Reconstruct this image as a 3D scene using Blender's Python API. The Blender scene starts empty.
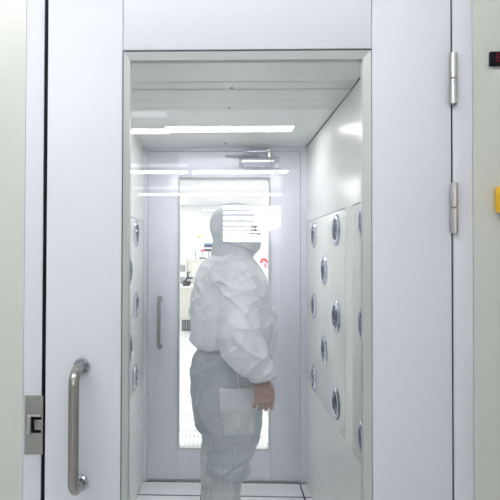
import bpy, bmesh, math, random
from mathutils import Vector, Matrix, noise
from mathutils.bvhtree import BVHTree

R = math.radians
C = bpy.context.scene.collection
random.seed(4)

# ------------------------------------------------------------------ camera
F_PX = 480.0
CAM = Vector((0, 0, 1.39))
YAW, PITCH, ROLL = 1.4, 0.84, 0.17
ROT = (Matrix.Rotation(R(YAW), 3, 'Z') @ Matrix.Rotation(R(90 + PITCH), 3, 'X') @ Matrix.Rotation(R(ROLL), 3, 'Z'))
_d = ROT.transposed() @ Vector((0, 1, 0))
CX = 225 - F_PX * _d.x / -_d.z
CY = 252 + F_PX * _d.y / -_d.z

def ray(px, py):
    return ROT @ Vector(((px - CX) / F_PX, -(py - CY) / F_PX, -1))
def atY(px, py, Y):
    d = ray(px, py); return CAM + d * (Y / d.y)
def atX(px, py, X):
    d = ray(px, py); return CAM + d * (X / d.x)
def atZ(px, py, Z):
    d = ray(px, py); return CAM + d * ((Z - CAM.z) / d.z)

cam_data = bpy.data.cameras.new('camera')
cam = bpy.data.objects.new('camera', cam_data); C.objects.link(cam)
cam.matrix_world = Matrix.Translation(CAM) @ ROT.to_4x4()
cam_data.sensor_fit = 'HORIZONTAL'
cam_data.sensor_width = 36
cam_data.lens = F_PX / 500 * 36
cam_data.shift_x = (250 - CX) / 500
cam_data.shift_y = (CY - 250) / 500
cam_data.clip_start = 0.01
bpy.context.scene.camera = cam

# ------------------------------------------------------------------ materials
def new_mat(name):
    m = bpy.data.materials.new(name); m.use_nodes = True
    nt = m.node_tree
    b = nt.nodes['Principled BSDF']
    return m, nt, b
def mat(name, col, rough=0.4, metal=0.0, spec=0.5, var=0.02, scale=6.0, bump=0.0, bscale=40.0, stretch=(1, 1, 1), coat=0.0):
    m, nt, b = new_mat(name)
    b.inputs['Roughness'].default_value = rough
    b.inputs['Metallic'].default_value = metal
    b.inputs['Specular IOR Level'].default_value = spec
    b.inputs['Coat Weight'].default_value = coat
    b.inputs['Coat Roughness'].default_value = 0.12
    tc = nt.nodes.new('ShaderNodeTexCoord')
    mp = nt.nodes.new('ShaderNodeMapping'); mp.inputs['Scale'].default_value = stretch
    nt.links.new(tc.outputs['Object'], mp.inputs['Vector'])
    n = nt.nodes.new('ShaderNodeTexNoise'); n.inputs['Scale'].default_value = scale; n.inputs['Detail'].default_value = 3
    nt.links.new(mp.outputs['Vector'], n.inputs['Vector'])
    r = nt.nodes.new('ShaderNodeValToRGB')
    lo = [max(0, c * (1 - var)) for c in col]; hi = [min(1, c * (1 + var)) for c in col]
    r.color_ramp.elements[0].position = .3; r.color_ramp.elements[1].position = .7
    r.color_ramp.elements[0].color = (*lo, 1); r.color_ramp.elements[1].color = (*hi, 1)
    nt.links.new(n.outputs['Fac'], r.inputs['Fac'])
    nt.links.new(r.outputs['Color'], b.inputs['Base Color'])
    if bump:
        n2 = nt.nodes.new('ShaderNodeTexNoise'); n2.inputs['Scale'].default_value = bscale; n2.inputs['Detail'].default_value = 4
        nt.links.new(mp.outputs['Vector'], n2.inputs['Vector'])
        bp = nt.nodes.new('ShaderNodeBump'); bp.inputs['Strength'].default_value = bump; bp.inputs['Distance'].default_value = 0.01
        nt.links.new(n2.outputs['Fac'], bp.inputs['Height'])
        nt.links.new(bp.outputs['Normal'], b.inputs['Normal'])
    return m
def emit(name, col, strength):
    m = bpy.data.materials.new(name); m.use_nodes = True
    nt = m.node_tree; nt.nodes.clear()
    o = nt.nodes.new('ShaderNodeOutputMaterial'); e = nt.nodes.new('ShaderNodeEmission')
    e.inputs['Color'].default_value = (*col, 1); e.inputs['Strength'].default_value = strength
    nt.links.new(e.outputs[0], o.inputs[0])
    return m
def pane_mat(name, f0=0.04, gain=0.9, tint=(.985, .982, .99)):
    m = bpy.data.materials.new(name); m.use_nodes = True
    nt = m.node_tree; nt.nodes.clear()
    o = nt.nodes.new('ShaderNodeOutputMaterial')
    t = nt.nodes.new('ShaderNodeBsdfTransparent'); t.inputs['Color'].default_value = (*tint, 1)
    g = nt.nodes.new('ShaderNodeBsdfGlossy'); g.inputs['Roughness'].default_value = 0.0
    lw = nt.nodes.new('ShaderNodeLayerWeight'); lw.inputs['Blend'].default_value = 0.5
    p = nt.nodes.new('ShaderNodeMath'); p.operation = 'POWER'; p.inputs[1].default_value = 5
    nt.links.new(lw.outputs['Facing'], p.inputs[0])
    ma = nt.nodes.new('ShaderNodeMath'); ma.operation = 'MULTIPLY_ADD'; ma.inputs[1].default_value = gain; ma.inputs[2].default_value = f0
    nt.links.new(p.outputs[0], ma.inputs[0])
    mx = nt.nodes.new('ShaderNodeMixShader')
    nt.links.new(ma.outputs[0], mx.inputs[0]); nt.links.new(t.outputs[0], mx.inputs[1]); nt.links.new(g.outputs[0], mx.inputs[2])
    nt.links.new(mx.outputs[0], o.inputs[0])
    return m
def perforated(name, base, hole, tile, x0, y0, seam=0.006, px=0.05, py=0.09):
    """white raised-floor tiles with rows of slots and thin joints (object space metres)"""
    m, nt, b = new_mat(name)
    b.inputs['Roughness'].default_value = 0.3
    tc = nt.nodes.new('ShaderNodeTexCoord'); sp = nt.nodes.new('ShaderNodeSeparateXYZ')
    nt.links.new(tc.outputs['Object'], sp.inputs[0])
    def M(op, a, v=None, w=None):
        n = nt.nodes.new('ShaderNodeMath'); n.operation = op
        for i, q in enumerate((a, v, w)):
            if q is None: continue
            if isinstance(q, (int, float)): n.inputs[i].default_value = q
            else: nt.links.new(q, n.inputs[i])
        return n.outputs[0]
    X = M('SUBTRACT', sp.outputs[0], x0); Y = M('SUBTRACT', sp.outputs[1], y0)
    tx = M('FLOORED_MODULO', X, tile); ty = M('FLOORED_MODULO', Y, tile)
    s1 = M('LESS_THAN', tx, seam); s2 = M('LESS_THAN', ty, seam)
    sm = M('MAXIMUM', s1, s2)
    inner = M('MULTIPLY', M('GREATER_THAN', tx, .06), M('LESS_THAN', tx, tile - .06))
    inner = M('MULTIPLY', inner, M('MULTIPLY', M('GREATER_THAN', ty, .06), M('LESS_THAN', ty, tile - .06)))
    hx = M('LESS_THAN', M('FLOORED_MODULO', X, px), px * .38)
    hy = M('LESS_THAN', M('FLOORED_MODULO', Y, py), py * .62)
    ho = M('MULTIPLY', inner, M('MULTIPLY', hx, hy))
    mk = M('MAXIMUM', sm, ho)
    mix = nt.nodes.new('ShaderNodeMix'); mix.data_type = 'RGBA'
    mix.inputs['A'].default_value = (*base, 1); mix.inputs['B'].default_value = (*hole, 1)
    nt.links.new(mk, mix.inputs['Factor'])
    nt.links.new(mix.outputs['Result'], b.inputs['Base Color'])
    return m

M_DOOR = mat('door_paint', (.72, .735, .80), .46, spec=.3, var=.01, scale=2)
M_JAMB = mat('jamb_paint', (.70, .71, .77), .46, spec=.3, var=.01)
M_CREAM = mat('cream_panel', (.62, .64, .60), .34, var=.012, scale=3)
M_CHAMB = mat('chamber_panel', (.79, .81, .775), .24, var=.01, scale=3, spec=.5)
M_CEIL = mat('ceiling_panel_paint', (.74, .765, .735), .28, var=.01)
M_BEAD = mat('bead_aluminium', (.52, .55, .545), .38, metal=.25, var=.02, scale=8)
M_BLACK = mat('black_gasket', (.004, .0045, .008), .6, var=.1, spec=.15)
M_SEAM = mat('dark_seam', (.12, .13, .15), .6, var=.1)
M_STEEL = mat('brushed_steel', (.41, .40, .38), .24, metal=1, var=.12, scale=30, stretch=(14, 14, .6))
M_HINGE = mat('satin_steel', (.60, .60, .595), .28, metal=1, var=.005, scale=30, stretch=(8, 8, 1))
M_CHROME = mat('chrome', (.52, .56, .64), .10, metal=1, var=.05, scale=20)
M_BALL = mat('ball_steel', (.17, .19, .22), .14, metal=1, var=.1, scale=30)
M_NOZ = mat('nozzle_bore', (.05, .055, .065), .35, metal=.7, var=.1)
M_PLATE = mat('strike_steel', (.42, .42, .40), .4, metal=.9, var=.12, scale=60, stretch=(1, 1, 8), bump=.05, bscale=180)
M_FLOOR = mat('chamber_floor', (.84, .85, .875), .3, var=.03, scale=5)
M_FARDOOR = mat('far_door_paint', (.76, .775, .86), .2, var=.01, spec=.5)
M_CLOSER = mat('closer_silver', (.70, .73, .80), .25, metal=.75, var=.03)
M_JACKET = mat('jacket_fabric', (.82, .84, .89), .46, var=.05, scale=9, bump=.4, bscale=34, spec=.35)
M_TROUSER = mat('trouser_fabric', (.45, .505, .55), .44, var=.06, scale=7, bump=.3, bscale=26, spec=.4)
M_HOOD = mat('hood_fabric', (.70, .735, .78), .5, var=.05, scale=10, bump=.3, bscale=30)
M_BOOT = mat('boot_fabric', (.60, .635, .65), .5, var=.06, scale=9, bump=.3, bscale=24)
M_POCKET = mat('pocket_fabric', (.62, .65, .69), .45, var=.06, scale=18, bump=.25, bscale=40)
M_POUCH = mat('pouch_fabric', (.58, .615, .63), .35, var=.10, scale=14, bump=.25, bscale=30)
M_MASK = mat('mask_fabric', (.66, .71, .74), .7, var=.04, scale=20, bump=.2, bscale=80)
M_SKIN = mat('skin', (.29, .14, .09), .5, var=.14, scale=38, bump=.25, bscale=60)
M_EYE = mat('eye_dark', (.02, .015, .012), .15)
M_YELLOW = mat('yellow_plastic', (.86, .52, .02), .35, var=.03)
M_RED = mat('red_plastic', (.75, .04, .05), .35)
M_DARK = mat('dark_plastic', (.035, .04, .05), .35, var=.1)
M_NAVY = mat('navy_plastic', (.02, .045, .10), .3, var=.1)
M_BLUE = mat('blue_plastic', (.12, .25, .55), .35)
M_WHITE = mat('white_paint', (.82, .83, .82), .4, var=.01)
M_BEIGE = mat('beige_enamel', (.62, .63, .55), .4, var=.03)
M_GREY = mat('grey_enamel', (.40, .42, .42), .45, var=.04)
M_ROOM = mat('room_paint', (.88, .89, .90), .5, var=.01)
M_TUBE = emit('tube_glow', (1, .985, 1.0), 13)
M_TUBENEAR = emit('near_tube_glow', (1, .985, 1.0), 42)
M_TUBEFILL = emit('added_tube_glow', (1, .985, 1.0), 19)  # fill glow for the added tubes of the near row
M_HALL = emit('hall_glow', (1, .99, 1.0), 8)
M_TUBEDIM = emit('dim_tube_glow', (.95, .96, 1.0), 2.2)
M_LAMP = emit('lamp_glow', (1, .985, 1), 14)
M_LAMP2 = emit('entry_lamp_glow', (1, .985, 1), 8)
M_LED = emit('panel_glow', (1, 1, .985), 9)
M_LEDRED = emit('red_digits', (.55, .06, .08), .16)
M_PANE = pane_mat('clear_pane', .05, .8)
M_CORRFLOOR = perforated('corridor_tiles', (.78, .79, .81), (.16, .17, .19), .6, -.86, -1.46, px=.04, py=.09)
M_FARFLOOR = perforated('lab_tiles', (.74, .75, .75), (.30, .31, .32), .5, .04, 4.39, px=.034, py=.14)

def glove_material():
    m = bpy.data.materials.new('glove_film'); m.use_nodes = True
    nt = m.node_tree; b = nt.nodes['Principled BSDF']; o = nt.nodes['Material Output']
    b.inputs['Base Color'].default_value = (.72, .70, .70, 1); b.inputs['Roughness'].default_value = .3
    t = nt.nodes.new('ShaderNodeBsdfTransparent')
    tc = nt.nodes.new('ShaderNodeTexCoord'); mp = nt.nodes.new('ShaderNodeMapping'); mp.inputs['Scale'].default_value = (1, 1, 2.6)
    n = nt.nodes.new('ShaderNodeTexNoise'); n.inputs['Scale'].default_value = 45; n.inputs['Detail'].default_value = 3
    nt.links.new(tc.outputs['Object'], mp.inputs[0]); nt.links.new(mp.outputs[0], n.inputs['Vector'])
    r = nt.nodes.new('ShaderNodeValToRGB')
    r.color_ramp.elements[0].position = .42; r.color_ramp.elements[0].color = (.03,) * 3 + (1,)
    r.color_ramp.elements[1].position = .72; r.color_ramp.elements[1].color = (.32,) * 3 + (1,)
    nt.links.new(n.outputs['Fac'], r.inputs[0])
    mx = nt.nodes.new('ShaderNodeMixShader')
    nt.links.new(r.outputs[0], mx.inputs[0]); nt.links.new(t.outputs[0], mx.inputs[1]); nt.links.new(b.outputs[0], mx.inputs[2])
    nt.links.new(mx.outputs[0], o.inputs[0])
    return m
M_GLOVE = glove_material()

# ------------------------------------------------------------------ mesh helpers
class MB:
    def __init__(self): self.bm = bmesh.new()
    def box(self, x0, x1, y0, y1, z0, z1, bev=0.0, seg=2):
        t = bmesh.new(); bmesh.ops.create_cube(t, size=1)
        bmesh.ops.scale(t, vec=(abs(x1 - x0), abs(y1 - y0), abs(z1 - z0)), verts=t.verts)
        bmesh.ops.translate(t, vec=((x0 + x1) / 2, (y0 + y1) / 2, (z0 + z1) / 2), verts=t.verts)
        if bev: bmesh.ops.bevel(t, geom=t.edges[:], offset=bev, segments=seg, affect='EDGES', profile=.5)
        self._add(t); return self
    def _add(self, t, M=None):
        me = bpy.data.meshes.new('tmp'); t.to_mesh(me); t.free()
        if M is not None: me.transform(M)
        self.bm.from_mesh(me); bpy.data.meshes.remove(me)
    def loft(self, rings, cap=True):
        vs = [[self.bm.verts.new(p) for p in r] for r in rings]
        n = len(rings[0])
        for a, b in zip(vs, vs[1:]):
            for i in range(n):
                self.bm.faces.new((a[i], a[(i + 1) % n], b[(i + 1) % n], b[i]))
        if cap:
            self.bm.faces.new(list(reversed(vs[0]))); self.bm.faces.new(vs[-1])
        return self
    def tube(self, pts, rad, n=16, smooth=True, cap=True):
        pts = [Vector(p) for p in pts]
        if not isinstance(rad, (list, tuple)): rad = [rad] * len(pts)
        up = None; rings = []
        for i, p in enumerate(pts):
            a = pts[max(i - 1, 0)]; b = pts[min(i + 1, len(pts) - 1)]
            t = (b - a).normalized()
            if up is None:
                up = t.orthogonal().normalized()
            up = (up - t * up.dot(t)).normalized()
            s = t.cross(up)
            rings.append([p + (up * math.cos(2 * math.pi * k / n) + s * math.sin(2 * math.pi * k / n)) * rad[i] for k in range(n)])
        return self.loft(rings, cap)
    def lathe(self, prof, M, n=40):
        """prof: (radius, height) list round local Z, M places it"""
        t = bmesh.new(); vs = []
        for r, h in prof:
            if r < 1e-6: vs.append([t.verts.new((0, 0, h))])
            else: vs.append([t.verts.new((r * math.cos(2 * math.pi * k / n), r * math.sin(2 * math.pi * k / n), h)) for k in range(n)])
        for a, b in zip(vs, vs[1:]):
            for i in range(n):
                j = (i + 1) % n
                if len(a) == 1 and len(b) == 1: continue
                if len(a) == 1: t.faces.new((a[0], b[j], b[i]))
                elif len(b) == 1: t.faces.new((a[i], a[j], b[0]))
                else: t.faces.new((a[i], a[j], b[j], b[i]))
        bmesh.ops.recalc_face_normals(t, faces=t.faces)
        self._add(t, M); return self
    def ball(self, c, r, sc=(1, 1, 1), u=16, v=12):
        t = bmesh.new(); bmesh.ops.create_uvsphere(t, u_segments=u, v_segments=v, radius=r)
        bmesh.ops.scale(t, vec=sc, verts=t.verts); bmesh.ops.translate(t, vec=c, verts=t.verts)
        self._add(t); return self
    def build(self, name, m, parent=None, smooth=None, off=None):
        bmesh.ops.recalc_face_normals(self.bm, faces=self.bm.faces)
        me = bpy.data.meshes.new(name); self.bm.to_mesh(me); self.bm.free()
        return link(name, me, m, parent, smooth, off)
def link(name, me, m, parent=None, smooth=None, off=None):
    if off is not None: me.transform(Matrix.Translation(-Vector(off)))
    o = bpy.data.objects.new(name, me); C.objects.link(o)
    if m: me.materials.append(m)
    if smooth is not None:
        for p in me.polygons: p.use_smooth = True
        if smooth < 180:
            me.set_sharp_from_angle(angle=R(smooth))
    if parent:
        o.parent = parent
    elif off is not None: o.location = off
    return o
def box(name, m, x0, x1, y0, y1, z0, z1, parent=None, bev=0.0):
    """mesh whose origin sits at its base centre (top level) or at the parent's origin (child)"""
    if parent:
        off = parent.location
        return MB().box(x0, x1, y0, y1, z0, z1, bev).build(name, m, parent, 40 if bev else None, off)
    off = Vector(((x0 + x1) / 2, (y0 + y1) / 2, min(z0, z1)))
    return MB().box(x0, x1, y0, y1, z0, z1, bev).build(name, m, None, 40 if bev else None, off)
def tag(o, label=None, cat=None, group=None, kind=None):
    if label: o['label'] = label
    if cat: o['category'] = cat
    if group: o['group'] = group
    if kind: o['kind'] = kind
    return o
def struct(o, label=None, cat=None): return tag(o, label, cat, None, 'structure')
def empty(name, loc, label, cat, group=None, kind=None):
    o = bpy.data.objects.new(name, None); C.objects.link(o); o.location = loc; o.empty_display_size = .1
    return tag(o, label, cat, group, kind)
def copy_tree(o, parent=None):
    c = o.copy(); C.objects.link(c)
    if parent: c.parent = parent
    for ch in list(o.children): copy_tree(ch, c)
    return c

# ------------------------------------------------------------------ key distances
YD, YDB = 1.12, 1.17           # near door front / back face
YF = 2.92                      # far wall face of the chamber
ZC = 2.029                      # chamber ceiling
HW = .495                      # chamber half width
ZO = -.20                      # raised-floor level of the rooms outside
ZT = 2.605                      # ceiling of the rooms outside
def X1(px, py=252): return atY(px, py, YD).x
def Z1(py, px=225): return atY(px, py, YD).z
XL0, XL1 = X1(24.6), X1(42.5)            # left jamb
XA, XB = X1(46.4), X1(451.7)           # door leaf
XR0, XR1 = X1(453.6), X1(473)        # right jamb
XS1, XS2 = X1(121.4), X1(372.4)        # inner edges of the stiles
ZRAIL = Z1(49.2, 247)                  # lower edge of the top rail
ZDB, ZDT = .02, 2.10

# ------------------------------------------------------------------ outer front wall, jambs
wl = box('wall_front', M_CREAM, -2.6, XL0 - .0015, YD + .002, YDB, ZO, ZT)
struct(wl, 'cream wall panel left of the white entrance door', 'wall')
wr = box('wall_front_right', M_CREAM, XR1 + .0015, 3.2, YD + .002, YDB, ZO, ZT)
struct(wr, 'cream wall panel right of the white entrance door', 'wall')
wt = box('wall_front_top', M_CREAM, XL0, XR1, YD + .002, YDB, 2.14, ZT)
struct(wt, 'wall panel above the white entrance door', 'wall')
struct(box('trim_1', M_JAMB, XL0, XL1, YD, YDB, ZO, 2.14, bev=.0008), 'white left door jamb with the steel strike plate', 'door frame')
struct(box('trim_2', M_JAMB, XR0, XR1, YD, YDB, ZO, 2.14, bev=.0008), 'white right door jamb beside the hinges', 'door frame')
struct(box('trim_3', M_JAMB, XL1, XR0, YD - .004, YDB, ZDT + .004, 2.14), 'white head of the entrance door frame', 'door frame')
struct(box('trim_4', M_BLACK, XL1 + .0003, XA - .0003, YD + .003, YDB - .004, ZDB, ZDT), 'black rubber seal in the gap between left jamb and door', 'seal')
struct(box('trim_5', M_BLACK, XB + .0002, XR0 - .0002, YD + .004, YDB - .004, ZDB, ZDT), 'dark gap between door edge and right jamb', 'seal')
struct(box('trim_6', M_JAMB, XL1, XR0, YD, YDB + .01, ZO, ZDB - .004), 'white sill under the entrance door', 'sill')

# ------------------------------------------------------------------ near door
door = empty('door_1', (XA, YD, ZDB), 'white entrance door with a large glass window and steel pull handle', 'door', kind='structure')
def dbox(name, m, *a, bev=0.0): return box(name, m, *a, parent=door, bev=bev)
dbox('stile', M_DOOR, XA, XS1, YD, YDB, ZDB, ZDT, bev=.0015)
dbox('stile', M_DOOR, XS2, XB, YD, YDB, ZDB, ZDT, bev=.0015)
dbox('top_rail', M_DOOR, XS1 + .0015, XS2 - .0015, YD, YDB, ZRAIL, ZDT, bev=.001)
ZBOT = .34
dbox('bottom_rail', M_DOOR, XS1 + .0015, XS2 - .0015, YD, YDB, ZDB, ZBOT, bev=.001)
# dark seal line, then the aluminium glazing bead
def frame(name, m, x0, x1, z0, z1, w, y0, y1, slope=0.0, parent=door, wl=None):
    """rectangular frame of bar width w; front inner edge recessed by slope"""
    mb = MB(); b = mb.bm; wl = wl or w
    def quad4(x0, x1, z0, z1, y): return [b.verts.new(p) for p in ((x0, y, z0), (x1, y, z0), (x1, y, z1), (x0, y, z1))]
    of = quad4(x0, x1, z0, z1, y0); inf = quad4(x0 + wl, x1 - w, z0 + w, z1 - w, y0 + slope)
    ob = quad4(x0, x1, z0, z1, y1); ib = quad4(x0 + wl, x1 - w, z0 + w, z1 - w, y1)
    for k in range(4):
        j = (k + 1) % 4
        b.faces.new((of[k], of[j], inf[j], inf[k])); b.faces.new((ob[j], ob[k], ib[k], ib[j]))
        b.faces.new((of[j], of[k], ob[k], ob[j])); b.faces.new((inf[k], inf[j], ib[j], ib[k]))
    return mb.build(name, m, parent, None, parent.location if parent else None)
frame('glazing_seal', M_SEAM, XS1, XS2, ZBOT, ZRAIL, .006, YD + .004, YD + .03)
bx0, bx1, bz1 = X1(122.6), X1(371.6), Z1(51.0, 247)
frame('window_frame', M_BEAD, bx0, bx1, ZBOT + .004, bz1, .0183, YD + .001, YD + .024, slope=.005, wl=.0138)
dbox('window_pane', M_PANE, bx0 + .011, bx1 - .014, YD + .012, YD + .020, ZBOT + .018, bz1 - .014)
# hinges
for ya, yb in ((51, 103), (182, 233)):
    zt, zb = Z1(ya, 453), Z1(yb, 453)
    zt, zb = CAM.z + (zt - CAM.z) * .985, CAM.z + (zb - CAM.z) * .985
    xc = X1(453.2); zm = (zt + zb) / 2; r = .0082
    mb = MB()
    def prof(z0, z1): return [(0, z0), (r * .8, z0), (r, z0 + .002), (r, z1 - .002), (r * .8, z1), (0, z1)]
    mb.lathe(prof(zb, zm - .0006), Matrix.Translation((xc, YD - r * .75, 0)), 24)
    mb.lathe(prof(zm + .0006, zt), Matrix.Translation((xc, YD - r * .75, 0)), 24)
    h = mb.build('hinge', M_HINGE, door, 25, door.location)
    h['label'] = 'satin steel lift-off hinge barrel'
# pull handle
def pull_handle(xc, zt, zb, yface, proj, rad, parent, name='pull_handle'):
    pts = []; rb = .03
    pts.append((xc, yface, zt)); pts.append((xc, yface - proj + rb, zt))
    for k in range(1, 9):
        a = k / 8 * math.pi / 2
        pts.append((xc, yface - proj + rb - rb * math.sin(a), zt - rb + rb * math.cos(a)))
    n = 14
    for k in range(1, n): pts.append((xc, yface - proj, zt - rb + (zb - zt + 2 * rb) * k / n))
    for k in range(0, 9):
        a = k / 8 * math.pi / 2
        pts.append((xc, yface - proj + rb - rb * math.cos(a), zb + rb - rb * math.sin(a)))
    pts.append((xc, yface, zb))
    h = MB().tube(pts, rad, 24).build(name, M_STEEL, parent, 60, parent.location)
    for z in (zt, zb):
        mb = MB()
        mb.lathe([(0, 0), (rad * 1.55, 0), (rad * 1.55, .006), (rad * 1.3, .009), (0, .009)],
                 Matrix.Translation((xc, yface, z)) @ Matrix.Rotation(R(90), 4, 'X'), 32)
        me_o = mb.build('handle_collar', M_CHROME, h, 40, parent.location)
    return h
pull_handle(X1(82.5), Z1(366, 82), Z1(482.5, 82), YD, .058, .0118, door)

# strike plate on the left jamb
sx0, sx1, sz0, sz1 = X1(25.0, 430), X1(43.2, 430), Z1(454, 34), Z1(395.5, 34)
sp = empty('strike_plate', ((sx0 + sx1) / 2, YD, sz0), 'brushed steel strike plate set in the left door jamb', 'strike plate')
hx0, hx1, hz0, hz1 = X1(31.5, 430), X1(41.5, 430), Z1(432.5, 36), Z1(416, 36)
mb = MB()
y0, y1 = YD - .0027, YD - .0002
mb.box(sx0, hx0, y0, y1, sz0, sz1); mb.box(hx1, sx1, y0, y1, sz0, sz1)
mb.box(hx0, hx1, y0, y1, sz0, hz0); mb.box(hx0, hx1, y0, y1, hz1, sz1)
mb.build('plate', M_PLATE, sp, None, sp.location)
mb = MB()
lx0 = X1(27.8, 430); lz0, lz1 = Z1(433.5, 36), Z1(414.5, 36)
mb.box(lx0, hx0, y0 - .004, y0, lz0, lz1, .001)
mb.box(hx0, hx1, y0 - .004, y0, hz1, lz1, .001); mb.box(hx0, hx1, y0 - .004, y0, lz0, hz0, .001)
mb.build('lip', M_HINGE, sp, 40, sp.location)
box('latch_recess', M_BLACK, hx0, hx1, y1 - .0012, y1, hz0, hz1, parent=sp)
box('latch_bolt', M_STEEL, hx0 + .008, XL1 + .002, y1 - .003, y1 - .0012, hz0 + .007, hz1 - .008, parent=sp, bev=.0006)

# display and yellow button box on the right wall
d0, dz0, dz1 = X1(490), atY(495, 65, YD - .008).z, atY(495, 51, YD - .008).z
dp = empty('digital_display', (d0 + .06, YD + .002, dz0), 'black digital display with dark red digits on the right wall', 'display')
box('casing', M_BLACK, d0, d0 + .12, YD - .008, YD + .002, dz0, dz1, parent=dp, bev=.002)
box('bezel', M_BLACK, d0 + .004, d0 + .116, YD - .0088, YD - .008, dz0 + .004, dz1 - .004, parent=dp)
mb = MB()
for k in range(4):
    xx = d0 + .0125 + k * .024
    w, t = .014, .0028; za, zb_ = dz0 + .0075, dz1 - .0055; zm = (za + zb_) / 2
    for (a, b_, c, d_) in ((xx, xx + w, zb_ - t, zb_), (xx, xx + w, zm - t / 2, zm + t / 2), (xx, xx + w, za, za + t),
                           (xx, xx + t, zm, zb_), (xx + w - t, xx + w, zm, zb_), (xx + w - t, xx + w, za, zm), (xx, xx + t, za, zm)):
        mb.box(a, b_, YD - .0094, YD - .0088, c, d_)
mb.build('digits', M_LEDRED, dp, None, dp.location)
e0, ez0, ez1 = X1(493.3), atY(497, 213.5, YD - .024).z, atY(497, 184.5, YD - .024).z
yb = empty('button_box', (e0 + .03, YD + .002, ez0), 'yellow rounded button box on the right wall edge', 'button box')
box('casing', M_YELLOW, e0, e0 + .062, YD - .03, YD + .002, ez0, ez1, parent=yb, bev=.012)
zc = (ez0 + ez1) / 2
MB().lathe([(0, 0), (.019, 0), (.019, .003), (.014, .005), (0, .005)], Matrix.Translation((e0 + .033, YD - .03, zc)) @ Matrix.Rotation(R(90), 4, 'X'), 32).build('collar', mat('amber_plastic', (.75, .36, .01), .3), yb, 40, yb.location)
MB().lathe([(0, 0), (.013, 0), (.013, .008), (.017, .011), (.017, .016), (.012, .019), (0, .020)], Matrix.Translation((e0 + .033, YD - .035, zc)) @ Matrix.Rotation(R(90), 4, 'X'), 32).build('push_button', M_RED, yb, 40, yb.location)

# ------------------------------------------------------------------ chamber shell
struct(box('wall_left', M_CHAMB, -HW - .05, -HW, YDB, YF + .1, ZO, ZC + .06), 'pale cream left side wall of the air shower', 'wall')
struct(box('wall_right', M_CHAMB, HW, HW + .05, YDB, YF + .1, ZO, ZC + .06), 'pale cream right side wall of the air shower', 'wall')
# ceiling in separate panels with dark joints
ceil = empty('ceiling', (0, 2, ZC), 'pale grey panelled ceiling of the air shower', 'ceiling', kind='structure')
ys = [YDB, 1.79, 1.871, 2.0, 2.135, YF + .04]
lamp_n, lamp_f = 2.43, 2.535
LN, LF = 1.285, 1.40
lx0, lx1 = atZ(166, 128, ZC).x, atZ(293.5, 127, ZC).x
for k, (a, b_) in enumerate(zip(ys, ys[1:])):
    g = .0012 if k not in (2, 4) else .002
    drop = (.0, .002, .004, .002, .0)[k]
    if k == 0:
        mb = MB()
        mb.box(-HW + .001, HW - .004, a + g, LN - .004, ZC, ZC + .02); mb.box(-HW + .001, HW - .004, LF + .004, b_ - g, ZC, ZC + .02)
        mb.box(-HW + .001, lx0 - .004, LN - .004, LF + .004, ZC, ZC + .02); mb.box(lx1 + .004, HW - .004, LN - .004, LF + .004, ZC, ZC + .02)
        mb.build('ceiling_panel', M_CEIL, ceil, None, ceil.location)
    elif k < 4:
        box('ceiling_panel', M_CEIL, -HW + .001, HW - .004, a + g, b_ - g, ZC - drop, ZC + .02, parent=ceil, bev=.001)
    else:
        mb = MB()
        mb.box(-HW + .001, HW - .004, a + g, lamp_n - .004, ZC, ZC + .02); mb.box(-HW + .001, HW - .004, lamp_f + .004, b_, ZC, ZC + .02)
        mb.box(-HW + .001, lx0 - .004, lamp_n - .004, lamp_f + .004, ZC, ZC + .02); mb.box(lx1 + .004, HW - .004, lamp_n - .004, lamp_f + .004, ZC, ZC + .02)
        mb.build('ceiling_panel', M_CEIL, ceil, None, ceil.location)
box('ceiling_backing', M_SEAM, -HW - .05, HW + .05, YDB, YF + .1, ZC + .045, ZC + .06, parent=ceil)
box('joint_seal', M_SEAM, -HW, HW, LF + .05, lamp_n - .01, ZC + .01, ZC + .018, parent=ceil)
box('edge_seal', M_BLACK, HW - .005, HW - .0005, YDB, YF, ZC - .001, ZC + .02, parent=ceil)
for px, py in ((231.6, 87.3), (229, 107.2), (225.5, 143)):
    p = atZ(px, py, ZC)
    MB().lathe([(0, -.006), (.003, -.006), (.0045, -.003), (.0045, 0), (0, 0)], Matrix.Translation((p.x, p.y, ZC)), 16).build('screw', M_DARK, ceil, 40, ceil.location)
# recessed lamp
def chamber_lamp(n_, f_, label, glow):
    lamp = empty('ceiling_light', ((lx0 + lx1) / 2, (n_ + f_) / 2, ZC), label, 'ceiling light', 'recessed lamps of the air shower ceiling')
    mb = MB()
    mb.box(lx0 - .003, lx1 + .003, n_ - .003, f_ + .003, ZC + .022, ZC + .04)
    mb.box(lx0 - .003, lx0, n_ - .003, f_ + .003, ZC - .002, ZC + .022); mb.box(lx1, lx1 + .003, n_ - .003, f_ + .003, ZC - .002, ZC + .022)
    mb.box(lx0, lx1, n_ - .003, n_, ZC - .002, ZC + .022); mb.box(lx0, lx1, f_, f_ + .003, ZC - .002, ZC + .022)
    mb.build('housing', M_WHITE, lamp, None, lamp.location)
    box('diffuser', glow, lx0 + .001, lx1 - .001, n_ + .001, f_ - .001, ZC - .001, ZC + .006, parent=lamp)
chamber_lamp(lamp_n, lamp_f, 'long bright recessed light in the air shower ceiling', M_LAMP)
chamber_lamp(LN, LF, 'recessed ceiling light just inside the entrance door, above the window top', M_LAMP2)

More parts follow.
